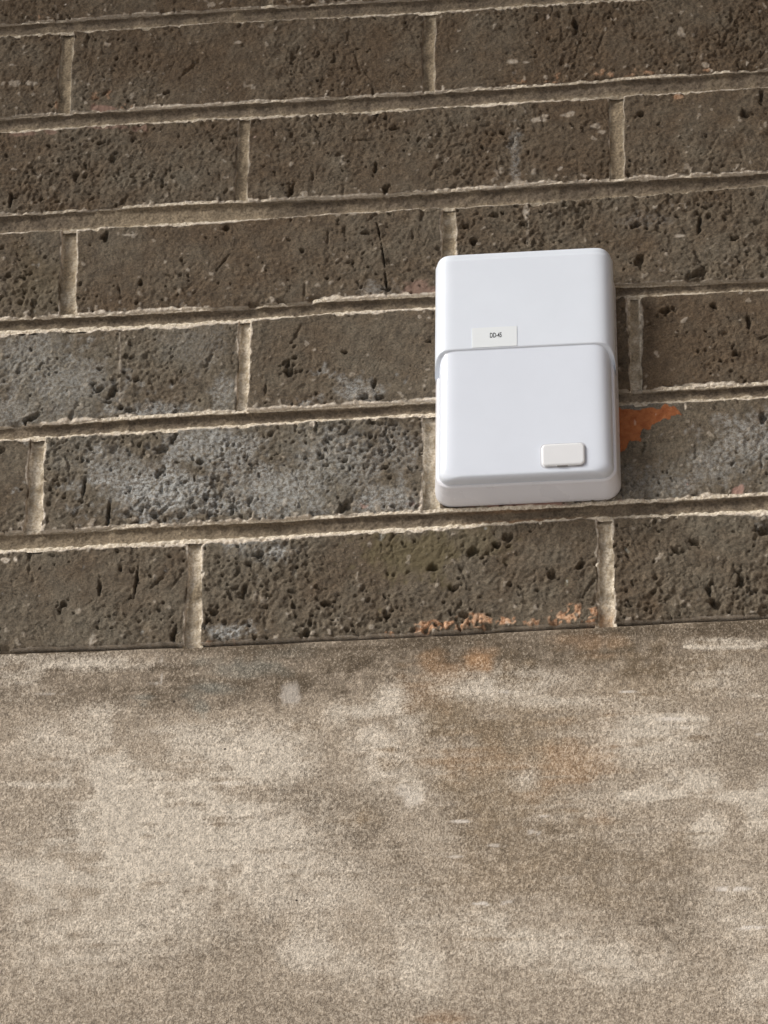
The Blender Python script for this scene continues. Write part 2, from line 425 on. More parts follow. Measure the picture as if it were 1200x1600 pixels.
    sm = sm*np.clip(np.maximum(lb, np.maximum(lt*0.9, ls)), 0.45, 1)
    crumbs = sstep(1.75, 2.2, n_sm+0.5*n_f)*np.exp(-dB/0.007)*0.9
    sm = np.maximum(sm, crumbs*st.get('crumb', 0.6))
    sm = np.maximum(sm, 0.30*sstep(2.3, 2.8, n_sm+0.4*n_f))
    if photo:
        eff, oli, spa, pin = (mark_field(k, px, py, wob) for k in ('eff', 'oli', 'spa', 'pin'))
        sm = np.maximum(sm, mark_field('sme', px, py, wob))
        ora = in_poly(px+2.5*n_mid+2*n_sm, py+2.0*n_sm, ORANGE_POLY).astype(float) if st.get('orange') else 0*px
        spa = spa*sstep(-0.5, 0.5, n_sm+0.7*n_f+0.25)
    else:
        z0 = 0*X; eff, oli, spa, pin, ora = 0.35*sstep(0.8, 2.0, n_big), z0, z0, z0, z0
    eff = np.maximum(eff, st.get('eff', 0.0)*sstep(0.2, 1.6, n_big+0.4*n_mid))
    tone = np.clip(st['tone']+0.12*n_big+0.10*n_mid, 0, 1)
    co = np.stack([X2, Y, Z2], -1).reshape(-1, 3)
    quads = grid_quads(nv, nu)
    # returns into the wall, and a back
    ring = np.concatenate([np.arange(nu), np.arange(1, nv)*nu+nu-1, (nv-1)*nu+np.arange(nu-2, -1, -1), np.arange(nv-2, 0, -1)*nu])
    n0 = len(co); nr = len(ring)
    a = co[ring].copy(); a[:, 1] = 0.006; b2 = co[ring].copy(); b2[:, 1] = 0.045
    co = np.concatenate([co, a, b2])
    nxt = np.roll(np.arange(nr), -1)
    q1 = np.stack([ring, n0+np.arange(nr), n0+nxt, ring[nxt]], 1)
    q2 = np.stack([n0+np.arange(nr), n0+nr+np.arange(nr), n0+nr+nxt, n0+nxt], 1)
    origin = np.array([xm, 0.0, zm])
    me = mesh_np('brick', co-origin, np.concatenate([quads, q1, q2]), True, [list(n0+nr+np.arange(nr))[::-1]])
    def fill(*ch):
        A = np.stack([np.broadcast_to(c, X.shape) for c in ch], -1).reshape(-1, 4)
        return np.concatenate([A, A[ring], A[ring]])
    put_attr(me, 'masks', fill(eff, ora, sm, tone)); put_attr(me, 'masks_more', fill(oli, spa, pin, 0*X+1))
    return me, origin

wall = bpy.data.objects.new('brick_wall', None); COL.objects.link(wall)
wall.location = (0, 0, float(TOPL[6](0)))
tag(wall, 'dark brown pitted brick wall in running bond above the concrete band', 'wall')
WINV = Matrix.Translation(wall.location).inverted()
def child(o, loc):
    o.parent = wall; o.matrix_parent_inverse = WINV; o.location = loc

S = dict(rough=1.0, drag=0.6, pits=90, psize=0.95, gouge=8, tone=0.3)
def sty(**k): d = dict(S); d.update(k); return d
STYLE = {
    (0, 0): sty(drag=.9, tone=.15), (0, 1): sty(drag=.8, tone=.12), (0, 2): sty(tone=.2),
    (1, 0): sty(rough=1.3, drag=1.2, pits=160, tone=.2, crumb=.9), (1, 1): sty(rough=.95, drag=1.0, pits=50, gouge=14, tone=.18, crumb=1.0), (1, 2): sty(rough=1.15, drag=1.3, pits=60, gouge=14, tone=.15, crumb=1.0, holes=[(899, 37, .003, .0013, 1.5)]),
    (2, 0): sty(rough=1.1, drag=.9, pits=120, gouge=12, tone=.32, holes=[(176, 248, .0022, .0015, 1.3), (119, 273, .002, .0016, .6), (17, 310, .005, .0009, 1.5), (158, 224, .0024, .001, .2)]),
    (2, 1): sty(rough=1.05, drag=.9, pits=70, gouge=16, tone=.22, holes=[(455, 297, .005, .0009, 1.35), (587, 262, .004, .0009, 1.5), (618, 200, .002, .0014, .4), (602, 295, .0022, .0016, 1.2), (785, 207, .002, .0014, 2)]),
    (2, 2): sty(rough=.8, drag=.9, pits=40, tone=.2, holes=[(1165, 180, .0028, .002, .2), (1002, 180, .0018, .0014, 1), (1190, 152, .003, .001, 1.5)]),
    (3, 0): sty(rough=1.1, pits=260, psize=1.05, drag=.3, tone=.38), (3, 1): sty(rough=.75, drag=.5, pits=70, gouge=14, tone=.27, holes=[(354, 357, .0017, .0017, 0), (166, 372, .004, .001, 1.4), (592, 362, .006, .0004, 1.75), (599, 400, .006, .0004, 1.7), (603, 440, .005, .0004, 1.65), (570, 365, .002, .001, .3), (472, 392, .0018, .001, 2.6), (220, 443, .002, .0009, 1.5), (606, 452, .002, .0008, .1)]),
    (3, 2): sty(rough=1.2, pits=170, psize=1.1, drag=.8, tone=.40, holes=[(998, 408, .0026, .0022, .8), (1090, 428, .006, .0018, .3), (775, 337, .002, .0017, 0), (1093, 350, .006, .0008, 1.4), (740, 378, .0024, .0018, 2), (995, 352, .0026, .0014, .5), (728, 354, .0018, .0015, 0), (1150, 374, .0016, .0014, 0)]),
    (4, 0): sty(rough=.9, pits=80, drag=.4, tone=.75, eff=.22, holes=[(156, 608, .0022, .0015, 1), (176, 612, .0034, .0016, 1.1), (213, 592, .0013, .0011, 0), (50, 652, .0034, .0016, .5), (206, 640, .0026, .0014, .2), (145, 600, .0015, .001, .6), (189, 636, .0014, .0012, 0)]),
    (4, 1): sty(rough=.7, pits=70, drag=.3, tone=.40, holes=[(453, 584, .0028, .0018, 1.1), (450, 568, .0022, .0008, 1.3), (461, 560, .0012, .001, 0), (570, 622, .0022, .0013, .4), (594, 623, .0024, .0014, .5), (586, 602, .0024, .0009, 1.3), (540, 552, .0013, .0012, 0), (670, 535, .0014, .001, 0)]),
    (4, 2): sty(rough=.7, pits=90, drag=.3, tone=.12, holes=[(1041, 484, .0022, .0012, .1), (1153, 553, .0024, .0011, 2.4), (1115, 477, .0015, .0015, 0), (1170, 505, .003, .0009, 1.5)]),
    (5, 0): sty(rough=.9, pits=100, drag=.4, tone=.5, holes=[(1, 843, .002, .003, 0)]),
    (5, 1): sty(rough=1.05, pits=620, psize=1.05, drag=.15, gouge=10, tone=.72, eff=.15, holes=[(540, 791, .0048, .002, .8), (253, 703, .0028, .0022, .3), (274, 683, .003, .001, 1.3), (313, 722, .0016, .0014, 0), (132, 760, .006, .0006, 1.5), (170, 800, .006, .0007, 1.5), (249, 739, .002, .0015, 1)]),
    (5, 2): sty(rough=.9, pits=120, drag=.4, tone=.62, eff=.2, orange=True, holes=[(1193, 652, .002, .0018, 0)]),
    (6, 0): sty(rough=.9, pits=100, drag=.5, gouge=14, tone=.50, holes=[(156, 918, .004, .0008, 1.6), (98, 945, .0022, .0013, 1.3), (213, 908, .008, .0006, 1.5), (272, 992, .004, .0008, 1.3)]),
    (6, 1): sty(rough=1.05, pits=190, psize=1.05, drag=.4, tone=.52, holes=[(404, 867, .002, .0015, .2), (334, 957, .002, .0017, .4), (326, 969, .0014, .0012, 0), (382, 923, .003, .001, 1.4), (478, 990, .0022, .0018, .5), (507, 943, .002, .0016, 0), (675, 888, .0018, .0016, 0), (709, 920, .002, .0014, .6), (738, 862, .0026, .002, 1.2), (792, 840, .0026, .002, .6), (778, 852, .0018, .0012, .3), (605, 962, .0018, .001, .5), (1148, 858, .0012, .001, 0), (908, 883, .002, .0014, .8), (862, 900, .002, .002, 0)]),
    (6, 2): sty(rough=1.2, pits=150, drag=.6, tone=.45, holes=[(1057, 861, .0026, .0014, 2.2), (1193, 831, .0028, .0018, .4), (1086, 848, .0018, .0015, 0), (1116, 945, .0034, .0014, 2.3), (1158, 905, .003, .0014, 1.6), (1109, 922, .003, .0009, 1.5)]),
}
def ramp(*p):
    xs, vsx = [a for a, _ in p], [b for _, b in p]
    return lambda px: np.interp(px, xs, vsx)
LIP_TOP = {0: 0.55, 1: ramp((0, .35), (120, .8), (300, .9), (600, .6), (900, .9), (1200, .55)), 2: ramp((0, .8), (110, .7), (130, .2), (180, .3), (200, .9), (600, .6), (720, 1.1), (1200, .8)),
           3: ramp((0, 1.1), (320, 1.1), (335, .1), (395, .1), (410, .7), (430, .4), (485, .2), (495, 1.2), (700, 1.2), (960, .35), (1200, .4)),
           4: ramp((0, .5), (30, .1), (60, .1), (70, 1.3), (640, 1.5), (960, .1), (1020, .2), (1040, 1.2), (1200, 1.4)),
           5: ramp((0, .4), (110, .2), (130, .6), (300, .9), (550, 1.2), (700, .9), (950, .5), (1050, 1.1), (1200, 1.1)), 6: 0.12}
LIP_BOT = {0: ramp((0, .6), (250, .5), (400, .5), (600, .9), (1200, .4)), 1: ramp((0, .6), (200, .7), (600, .6), (760, .9), (900, .8), (1200, .3)), 2: ramp((0, .4), (110, .5), (130, 1.0), (380, 1.1), (420, .5), (900, .3), (1200, .3)),
           3: ramp((0, 1.6), (300, 1.5), (390, 1.0), (470, .6), (490, 1.1), (700, 1.1), (980, .3), (1200, .3)), 4: ramp((0, .9), (300, .8), (660, .9), (960, .3), (1100, .45), (1200, .5)),
           5: ramp((0, .9), (200, .9), (300, 1.4), (700, 1.4), (760, .7), (960, .6), (1060, .8), (1100, 1.3), (1200, 1.3))}
for k in range(-EXTRA-1, 0): LIP_TOP[k] = 0.6; LIP_BOT[k] = 0.5
SIDE = {0: .3, 1: .25, 2: .25, 3: .5, 4: .7, 5: .9, 6: .75}

def head_x(r, i):
    (l0, r0_, y0), (l1, r1_, y1) = HEADS[r][i]
    return (wall_pt(l0, y0)[0], wall_pt(l1, y1)[0]), (wall_pt(r0_, y0)[0], wall_pt(r1_, y1)[0])

HALF = 1.15                                         # the wall is built this far to either side
bricks_seen = []
head_list = []                                      # (left edge pair, right edge pair, course)
for rr in range(0, 7):
    hj = [head_x(rr, 0), head_x(rr, 1)]
    xl = hj[0][0]; xr = hj[1][1]
    lw = (xl[0]-0.194, xl[1]-0.194); rw = (xr[0]+0.194, xr[1]+0.194)
    spans = [(lw, hj[0][0]), (hj[0][1], hj[1][0]), (hj[1][1], rw)]
    for i, (a, b) in enumerate(spans):
        st = STYLE[(rr, i)]; st['off'] = float(rng.normal(0, 0.0004)); st['tip'] = float(rng.normal(0, 0.0005))
        me, org = brick_mesh(a, b, BOTL[rr-1], TOPL[rr], 1000+rr*97+i*31, 0.00052, st, (LIP_TOP[rr], LIP_BOT[rr-1], SIDE[rr]))
        o = link('brick', me, M_BRICK); child(o, org)
    head_list += [(hj[0][0], hj[0][1], rr), (hj[1][0], hj[1][1], rr)]
    # the course goes on to both sides
    HEADS[rr].append((lw, rw))

# plainer bricks for the rest of the wall: six meshes shared between them
variants = []
for v in range(6):
    st = sty(rough=[.8, 1.1, .9, 1.3, .75, 1.0][v], pits=[60, 140, 90, 260, 50, 120][v], tone=[.2, .35, .5, .6, .15, .3][v], drag=[.8, .5, .4, .4, .9, .6][v], psize=1.3)
    me, org = brick_mesh((-0.0968, -0.0968), (0.0968, 0.0968), Flat(0.0288), Flat(-0.0288), 5000+v*53, 0.0014, st, (.8, .7, .4), False)
    me.materials.append(M_BRICK); variants.append(me)
pick = random.Random(3)
def plain_brick(x, rr):
    z = (float(BOTL[rr-1](x))+float(TOPL[rr](x)))/2
    o = link('brick', variants[pick.randrange(6)], M_BRICK); child(o, (x, pick.gauss(0, 0.0005), z))
for rr in range(-EXTRA, 7):
    if rr >= 0:
        lw, rw = HEADS[rr][-1]; xs = []
        x = np.mean(lw)-0.0094; head_list.append(((x, x), lw, rr))
        while x > -HALF:
            xs.append(x-0.0968); x -= 0.1936; head_list.append(((x-0.0096, x-0.0096), (x, x), rr)); x -= 0.0096
        x = np.mean(rw)+0.0094; head_list.append((rw, (x, x), rr))
        while x < HALF:
            xs.append(x+0.0968); x += 0.1936; head_list.append(((x, x), (x+0.0096, x+0.0096), rr)); x += 0.0096
    else:
        base = -0.02 if rr % 2 else -0.02+PITCH_H/2
        xs = [base+PITCH_H*i for i in range(-6, 7) if abs(base+PITCH_H*i) < HALF+0.1]
        for x in xs: head_list.append(((x+0.0968, x+0.0968), (x+0.1064, x+0.1064), rr))
    for x in xs: plain_brick(x, rr)

# ------------------------------------------------------------------ mortar: one piece for each bed joint and each head joint
def mortar_mesh(X, Z, Y, masks):
    nv, nu = X.shape
    co = np.stack([X, Y, Z], -1).reshape(-1, 3); org = co.mean(0)
    me = mesh_np('mortar', co-org, grid_quads(nv, nu))
    put_attr(me, 'masks', np.stack([np.broadcast_to(c, X.shape) for c in masks], -1).reshape(-1, 4))
    return me, org

VIEW = (wall_pt(-40, 700)[0], wall_pt(1240, 700)[0])
for k in range(-EXTRA, 6):
    fine = 0 <= k
    xs = [np.arange(-HALF-0.25, VIEW[0], 0.006), np.arange(VIEW[0], VIEW[1], 0.0006 if fine else 0.006), np.arange(VIEW[1], HALF+0.25, 0.006)]
    xs = np.concatenate(xs); nu = len(xs); nv = 44 if fine else 9
    X = np.broadcast_to(xs[None], (nv, nu)).copy(); t = np.linspace(0, 1, nv)[:, None]
    top, bot = TOPL[k](X)+0.0012, BOTL[k](X)-0.0012
    Z = bot+(top-bot)*t; dT, dB = top-0.0012-Z, Z-bot-0.0012
    px, py = pix_of(X, Z)
    du = 0.0006
    n1 = noise2(nv, nu, 0.0124/nv, du, 0.0035, None, 900+k); n2 = noise2(nv, nu, 0.0124/nv, du, 0.0014, None, 930+k)
    e1 = noise2(1, nu, 0.0005, du, 0.011, None, 960+k); e2 = noise2(1, nu, 0.0005, du, 0.0022, None, 990+k); e3 = noise2(1, nu, 0.0005, du, 0.030, None, 1010+k)
    lt, lb = LIP_TOP[k], LIP_BOT[k]
    lt = lt(px) if callable(lt) else np.full(X.shape, lt); lb = lb(px) if callable(lb) else np.full(X.shape, lb)
    ut = np.clip(lt*(0.95+0.20*e1+0.10*e2), 0, 1.6); ub = np.clip(lb*(0.95+0.20*e3+0.10*e2), 0, 1.6)
    gain = 1.7 if k >= 3 else 1.05
    lw_ = 0.0016 if k >= 3 else 0.0010
    lt_w = 0.0011 if k >= 3 else 0.0008
    rec = 0.0029+0.0003*e3 - 0.0024*np.minimum(ut*1.3, 1.0)*np.exp(-(dT.clip(0)/(lt_w+0.00006*e2))**8) - 0.0021*np.minimum(ub+0.2, 1)*np.exp(-(dB.clip(0)/0.0030)**2)
    rec = rec + 0.00014*n1 + 0.00016*n2
    rec = np.maximum(rec, -0.0003)
    lip = np.maximum(ut*gain*sstep(lt_w-0.0002, lt_w-0.0005, dT), ub*gain*sstep(lw_+0.0005, lw_-0.0003, dB+0.0003*n2))
    dark = np.clip(0.95-0.50*sstep(0.0050, 0.0010, dB)+0.12*n1, 0, 1)  # upper joint darker: shade under the course above put into the dirty mortar's colour
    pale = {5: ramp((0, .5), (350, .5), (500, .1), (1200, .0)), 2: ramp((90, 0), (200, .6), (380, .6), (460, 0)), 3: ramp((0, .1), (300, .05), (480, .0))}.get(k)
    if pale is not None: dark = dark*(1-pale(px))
    warm = np.zeros(X.shape)
    if k == 5:
        warm = 0.7*sstep(0.004, 0.001, dB)*np.clip(1-np.abs(px-820)/110, 0, 1)+0.5*sstep(0.0025, 0.0, dT)*np.clip(1-np.abs(px-790)/100, 0, 1)
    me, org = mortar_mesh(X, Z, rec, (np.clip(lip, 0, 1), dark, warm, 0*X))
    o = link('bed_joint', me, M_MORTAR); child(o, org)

for (L_, R_, rr) in head_list:
    xm = (L_[0]+R_[0])/2
    if abs(xm) > HALF+0.12: continue
    seen = rr >= 0 and VIEW[0]-0.02 < xm < VIEW[1]+0.02
    nu, nv = (22, 110) if seen else (7, 12)
    zt, zb = float(BOTL[rr-1](xm))+0.0002, float(TOPL[rr](xm))-(0.0022 if rr == 6 else 0.0002)
    t = np.linspace(0, 1, nv)[:, None]; s = np.linspace(0, 1, nu)[None]
    xl = L_[1]+(L_[0]-L_[1])*t-0.0012; xr = R_[1]+(R_[0]-R_[1])*t+0.0012
    X = xl+(xr-xl)*s; Z = zb+(zt-zb)*t+0*s
    sd = 3000+int(xm*1000) % 700+rr*13
    n1 = noise2(nv, nu, 0.0005, 0.0005, 0.0035, None, sd); n2 = noise2(nv, nu, 0.0005, 0.0005, 0.0013, None, sd+1)
    el = noise2(nv, 1, 0.0005, 0.0005, 0.008, None, sd+2); er = noise2(nv, 1, 0.0005, 0.0005, 0.008, None, sd+3); ef = noise2(nv, 1, 0.0005, 0.0005, 0.002, None, sd+4)
    dL, dR = X-xl-0.0012, xr-0.0012-X
    a = SIDE.get(rr, .3)
    ul, ur = np.clip(a*(0.85+0.4*el+0.3*ef), 0, 1.4), np.clip(a*(0.85+0.4*er+0.3*ef), 0, 1.4)
    fade = sstep(0.0, 0.004, np.minimum(Z-zb, zt-Z))
    rec = 0.0026 - 0.0012*np.exp(-(dL.clip(0)/0.0012)**2)*ul - 0.0012*np.exp(-(dR.clip(0)/0.0012)**2)*ur + 0.0002*n1 + 0.00013*n2
    rec = rec + (1-fade)*0.0004
    lip = np.maximum(ul*sstep(0.0015, 0.0004, dL), ur*sstep(0.0015, 0.0004, dR))
    allover = {4: .55, 5: .45, 6: .38, 3: .12}.get(rr, 0.0)
    if xm > wall_pt(960, 550)[0] and rr == 4: allover = 0.08
    lip = np.maximum(lip, np.clip(allover+0.25*n1*bool(allover), 0, 1))
    dark = np.clip(0.16+0.12*n1+(0.25 if rr <= 0 else 0), 0, 1)*np.ones_like(X)
    warm = np.zeros_like(X)
    if rr == 6 and xm > 0.05: warm = 0.55*sstep(0.35, 0.0, t)*np.ones_like(X)
    me, org = mortar_mesh(X, Z, rec, (np.clip(lip, 0, 1), dark, warm, 0*X))
    o = link('head_joint', me, M_MORTAR); child(o, org)

# masonry behind the face
def box_mesh(name, x0, x1, y0, y1, z0, z1, bev=0.0):
    bm = bmesh.new(); bmesh.ops.create_cube(bm, size=1)
    for v in bm.verts: v.co = ((x0+x1)/2+v.co.x*(x1-x0), (y0+y1)/2+v.co.y*(y1-y0), (z0+z1)/2+v.co.z*(z1-z0))
    if bev: bmesh.ops.bevel(bm, geom=bm.edges[:], offset=bev, segments=2, affect='EDGES')
    me = bpy.data.meshes.new(name); bm.to_mesh(me); bm.free(); return me
zbot6 = float(TOPL[6](0))
me = box_mesh('backing', -HALF-0.2, HALF+0.2, 0.02, 0.24, zbot6+0.012, ideal(-EXTRA-1)-0.004)
o = link('backing', me, M_CORE); child(o, (0, 0, 0))

# unseen side wall, inferred from the box's brown reflection, added to shade its right
sw_me = box_mesh('side_wall', 1.42, 1.70, -4.2, -0.002, 0.0, 6.0, 0.01)
sw_o = link('side_wall', sw_me, M_RENDER); sw_o['kind'] = 'structure'
sf_me = box_mesh('added_soffit', -HALF-0.3, 1.418, -0.34, 0.24, 3.268, 3.33, 0.006)  # made-up overhang out of view, added to dim the upper courses
sf_o = link('added_soffit', sf_me, M_RENDER); sf_o['kind'] = 'structure'

# ------------------------------------------------------------------ concrete band under the bricks
CY_FACE = 0.0008
vx = (wall_pt(-60, 1300)[0], wall_pt(1260, 1300)[0]); vz0 = wall_pt(600, 1640)[2]
xs = np.concatenate([np.linspace(-HALF-0.25, vx[0], 30)[:-1], np.arange(vx[0], vx[1], 0.0009), np.linspace(vx[1], HALF+0.25, 30)])
ts = np.concatenate([np.linspace(0.0, vz0, 40)[:-1], np.arange(vz0, zbot6-0.012, 0.0006), np.linspace(zbot6-0.012, zbot6, 18)])
nu, nv = len(xs), len(ts)
X = np.broadcast_to(xs[None], (nv, nu)).copy(); T = np.broadcast_to(ts[:, None], (nv, nu)).copy()
ztop = TOPL[6](X)-0.0017
Z = T + (ztop-zbot6)*sstep(zbot6-0.15, zbot6, T)
px, py = pix_of(X, Z)
du = 0.0009
n40 = noise2(nv, nu, 0.0006, du, 0.040, 0.060, 71); n12 = noise2(nv, nu, 0.0006, du, 0.012, 0.016, 72); n4 = noise2(nv, nu, 0.0006, du, 0.0045, None, 73); n2 = noise2(nv, nu, 0.0006, du, 0.0022, None, 74)
strk = noise2(nv, nu, 0.0006, du, 0.0018, 0.026, 75)
Y = CY_FACE + 0.0002*n40 + 0.00012*n12 + 0.00005*n4 + 0.0012*np.exp(-(ztop-Z)/0.0006)
band = 1015-0.0467*px                                # the foot of the brickwork, in pixels
below = py-band
CM = [  # kind, px, py, rx, ry, strength
    ('l', 120, 1035, 130, 14, .55), ('l', 30, 1060, 40, 40, .35), ('l', 150, 1110, 60, 20, .35), ('l', 90, 1150, 90, 40, .35),
    ('l', 400, 1185, 90, 45, .75), ('l', 300, 1150, 130, 40, .45), ('l', 180, 1210, 70, 70, .55), ('l', 260, 1310, 190, 90, .85), ('l', 60, 1370, 90, 60, .5),
    ('l', 560, 1110, 50, 22, .75), ('l', 580, 1150, 50, 40, .45), ('l', 610, 1090, 30, 30, .6), ('l', 60, 1225, 120, 8, .5), ('l', 330, 1222, 90, 5, .5),
    ('l', 800, 1060, 160, 24, .45), ('l', 750, 1080, 110, 18, .45), ('l', 860, 1095, 120, 14, .4), ('l', 640, 1130, 40, 50, .35),
    ('l', 1130, 1005, 70, 10, .85), ('l', 1080, 1010, 25, 4, .9), ('l', 1110, 1050, 80, 35, .4), ('l', 1185, 1085, 40, 8, .7), ('l', 1010, 1150, 110, 50, .45), ('l', 1060, 1120, 70, 8, .55), ('l', 1060, 1135, 40, 4, .7),
    ('l', 1010, 1240, 110, 16, .85), ('l', 1080, 1222, 60, 22, .65), ('l', 1150, 1240, 60, 16, .65), ('l', 1105, 1290, 28, 30, .75), ('l', 820, 1215, 25, 25, .35), ('l', 645, 1240, 28, 28, .7),
    ('l', 1190, 1260, 30, 50, .5), ('l', 960, 1500, 110, 45, .45), ('l', 820, 1470, 90, 40, .4), ('l', 760, 1440, 60, 20, .3), ('l', 480, 1490, 60, 35, .55), ('l', 560, 1500, 60, 60, .25), ('l', 520, 1360, 60, 60, .2), ('l', 640, 1450, 60, 90, .2), ('l', 650, 1520, 70, 50, .3), ('l', 1150, 1420, 90, 60, .25), ('l', 240, 1430, 200, 60, .3), ('l', 130, 1480, 140, 70, .25), ('l', 600, 1200, 60, 50, .3), ('l', 420, 1290, 100, 60, .4), ('l', 480, 1400, 130, 60, .3), ('l', 1190, 1540, 60, 50, .4),
    ('d', 380, 1060, 130, 45, .85), ('d', 250, 1090, 80, 50, .6), ('d', 110, 1090, 80, 28, .6), ('d', 20, 1090, 40, 20, .5), ('d', 520, 1050, 130, 45, .8), ('d', 330, 1140, 60, 25, .35), ('d', 190, 1070, 70, 20, .5),
    ('d', 720, 1030, 150, 40, .8), ('d', 950, 1020, 220, 40, .85), ('d', 1020, 1050, 60, 22, .7), ('d', 1170, 980, 90, 22, .8), ('d', 660, 1090, 45, 50, .55), ('d', 730, 1140, 90, 45, .45), ('d', 800, 1150, 60, 30, .35),
    ('d', 110, 1290, 50, 60, .35), ('d', 520, 1260, 120, 60, .40), ('d', 560, 1310, 90, 50, .35), ('d', 760, 1300, 130, 50, .40), ('d', 880, 1340, 160, 60, .35), ('d', 640, 1400, 60, 60, .3), ('d', 330, 1480, 150, 70, .3), ('d', 1020, 1400, 90, 70, .3), ('d', 1160, 1180, 70, 50, .35), ('d', 1060, 1450, 80, 60, .3), ('d', 720, 1250, 60, 40, .35), ('d', 560, 1580, 300, 30, .25), ('d', 180, 1580, 200, 40, .2), ('d', 450, 1240, 60, 40, .25),
    ('r', 745, 1030, 26, 24, .75), ('r', 690, 1045, 55, 32, .45), ('r', 925, 1004, 50, 26, .35), ('r', 720, 1180, 70, 28, .30), ('r', 905, 1190, 75, 65, .42), ('r', 660, 1075, 45, 40, .30), ('r', 950, 1160, 40, 60, .2), ('r', 680, 1590, 50, 12, .4), ('r', 940, 1275, 30, 12, .25),
    ('w', 800, 1180, 200, 120, .6), ('w', 700, 1120, 90, 90, .6), ('w', 860, 1330, 200, 120, .35), ('w', 1000, 1050, 150, 60, .4),
    ('t', 330, 1075, 40, 12, .7), ('t', 410, 1040, 70, 16, .55), ('t', 315, 1110, 12, 32, .6), ('t', 218, 1088, 18, 10, .6), ('t', 222, 1097, 10, 8, .5), ('t', 450, 1020, 50, 14, .35), ('t', 300, 1085, 20, 14, .4),
    ('p', 452, 1085, 16, 20, .40), ('p', 645, 1245, 20, 14, .25), ('p', 632, 1235, 14, 12, .25),
    ('s', 765, 1411, 36, 3, .8), ('s', 800, 1408, 26, 2.5, .5), ('s', 1140, 1388, 40, 3.5, .75), ('s', 1170, 1449, 35, 3, .8), ('s', 978, 1080, 20, 1.8, .7), ('s', 1050, 1122, 30, 2.5, .6), ('s', 1060, 1136, 20, 2, .7), ('s', 720, 1282, 20, 2.5, .7), ('s', 775, 1320, 20, 2.5, .5), ('s', 845, 1274, 16, 2, .5), ('s', 712, 1337, 16, 2, .5), ('s', 360, 1222, 24, 2, .5), ('s', 790, 1080, 28, 1.8, .5), ('s', 1190, 1145, 14, 2, .5), ('s', 1155, 1127, 10, 2, .5), ('s', 832, 1300, 16, 5, .5), ('s', 80, 1083, 30, 2, .3),
    ('s', 252, 1050, 3, 22, .5), ('s', 240, 1066, 12, 2, .5),
]
fld = {k: np.zeros(X.shape) for k in 'ldrwtps'}
for k, mx, my, rx, ry, s in CM:
    ry = ry*1.35 if k == 's' else ry
    d = np.sqrt(((px-mx)/rx)**2+((py-my)/ry)**2)
    wv = {'s': 0.10*n2+0.05*n4, 'p': 0.10*n4+0.10*n2}.get(k, 0.24*n12+0.18*n4+0.15*strk)
    f = s*(1-sstep(0.1 if k in 'ldrwt' else 0.6, 1.35 if k in 'ldrwt' else 1.1, d+wv))
    fld[k] = 1-(1-fld[k])*(1-f) if k in 'ld' else np.maximum(fld[k], f)
outside = sstep(0, 300, np.maximum(np.maximum(-px, px-1200), py-1600))   # the same weathering goes on past the picture
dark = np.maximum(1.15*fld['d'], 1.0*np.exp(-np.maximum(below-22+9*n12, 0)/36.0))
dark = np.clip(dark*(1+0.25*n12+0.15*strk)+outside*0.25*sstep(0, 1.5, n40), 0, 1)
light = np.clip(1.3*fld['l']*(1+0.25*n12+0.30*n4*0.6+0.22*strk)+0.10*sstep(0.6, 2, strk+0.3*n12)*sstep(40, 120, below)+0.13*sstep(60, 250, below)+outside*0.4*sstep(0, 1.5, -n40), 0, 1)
light = light*(1-0.75*fld['d']*(1-fld['l']))*(1-0.45*fld['w'])
co = np.stack([X, Y, Z], -1).reshape(-1, 3)
quads = grid_quads(nv, nu)
ring = np.concatenate([np.arange(nu), np.arange(1, nv)*nu+nu-1, (nv-1)*nu+np.arange(nu-2, -1, -1), np.arange(nv-2, 0, -1)*nu])
nr = len(ring); n0 = len(co); bk = co[ring].copy(); bk[:, 1] = 0.24
co = np.concatenate([co, bk]); nxt = np.roll(np.arange(nr), -1)
quads = np.concatenate([quads, np.stack([ring, n0+np.arange(nr), n0+nxt, ring[nxt]], 1)])
org = np.array([0, 0, 0.0])
me = mesh_np('concrete_band', co-org, quads, True, [list(n0+np.arange(nr))[::-1]])
def fill(*ch):
    A = np.stack([np.broadcast_to(c, X.shape) for c in ch], -1).reshape(-1, 4); return np.concatenate([A, A[ring]])
put_attr(me, 'masks', fill(dark, light, fld['r'], fld['t'])); put_attr(me, 'masks_more', fill(np.maximum(fld['p'], fld['s']*sstep(-0.9, 0.4, n2)), fld['w'], 0*X, 0*X+1))
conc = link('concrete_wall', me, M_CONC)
tag(conc, 'stained grey-beige concrete wall running below the dark bricks', 'wall')

# ------------------------------------------------------------------ the white box
D_BASE, D_FRONT, D_UP = 0.0115, 0.0208, 0.0214
bx0 = wall_pt(679.0, 690, -0.004)[0]; bx1 = wall_pt(968.0, 700, -0.004)[0]
bz0 = wall_pt(820, 786, -0.0005)[2]; bz1 = wall_pt(820, 394.5, -D_UP+0.002)[2]
bxc, bzc = (bx0+bx1)/2, (bz0+bz1)/2
BW, BH = bx1-bx0, bz1-bz0
ROT = math.radians(0.25)
boxo = bpy.data.objects.new('wall_box', None); COL.objects.link(boxo)
boxo.location = (bxc, 0, bz0); boxo.rotation_euler = (0, ROT, 0)
tag(boxo, 'glossy white plastic box with rounded edges, sticker and small button, fixed to the brick wall', 'box')
def bpart(name, me, mat, parent=None):
    o = link(name, me, mat); o.parent = parent or boxo; return o

def rr_outline(w, h, rc, n=10, z0=0.0):
    pts = []
    for cx, cz, a0 in ((w/2-rc, h-rc, 0), (-w/2+rc, h-rc, 90), (-w/2+rc, rc, 180), (w/2-rc, rc, 270)):
        for i in range(n+1):
            a = math.radians(a0+90*i/n); pts.append((cx+rc*math.cos(a), z0+cz+rc*math.sin(a)))
    return pts

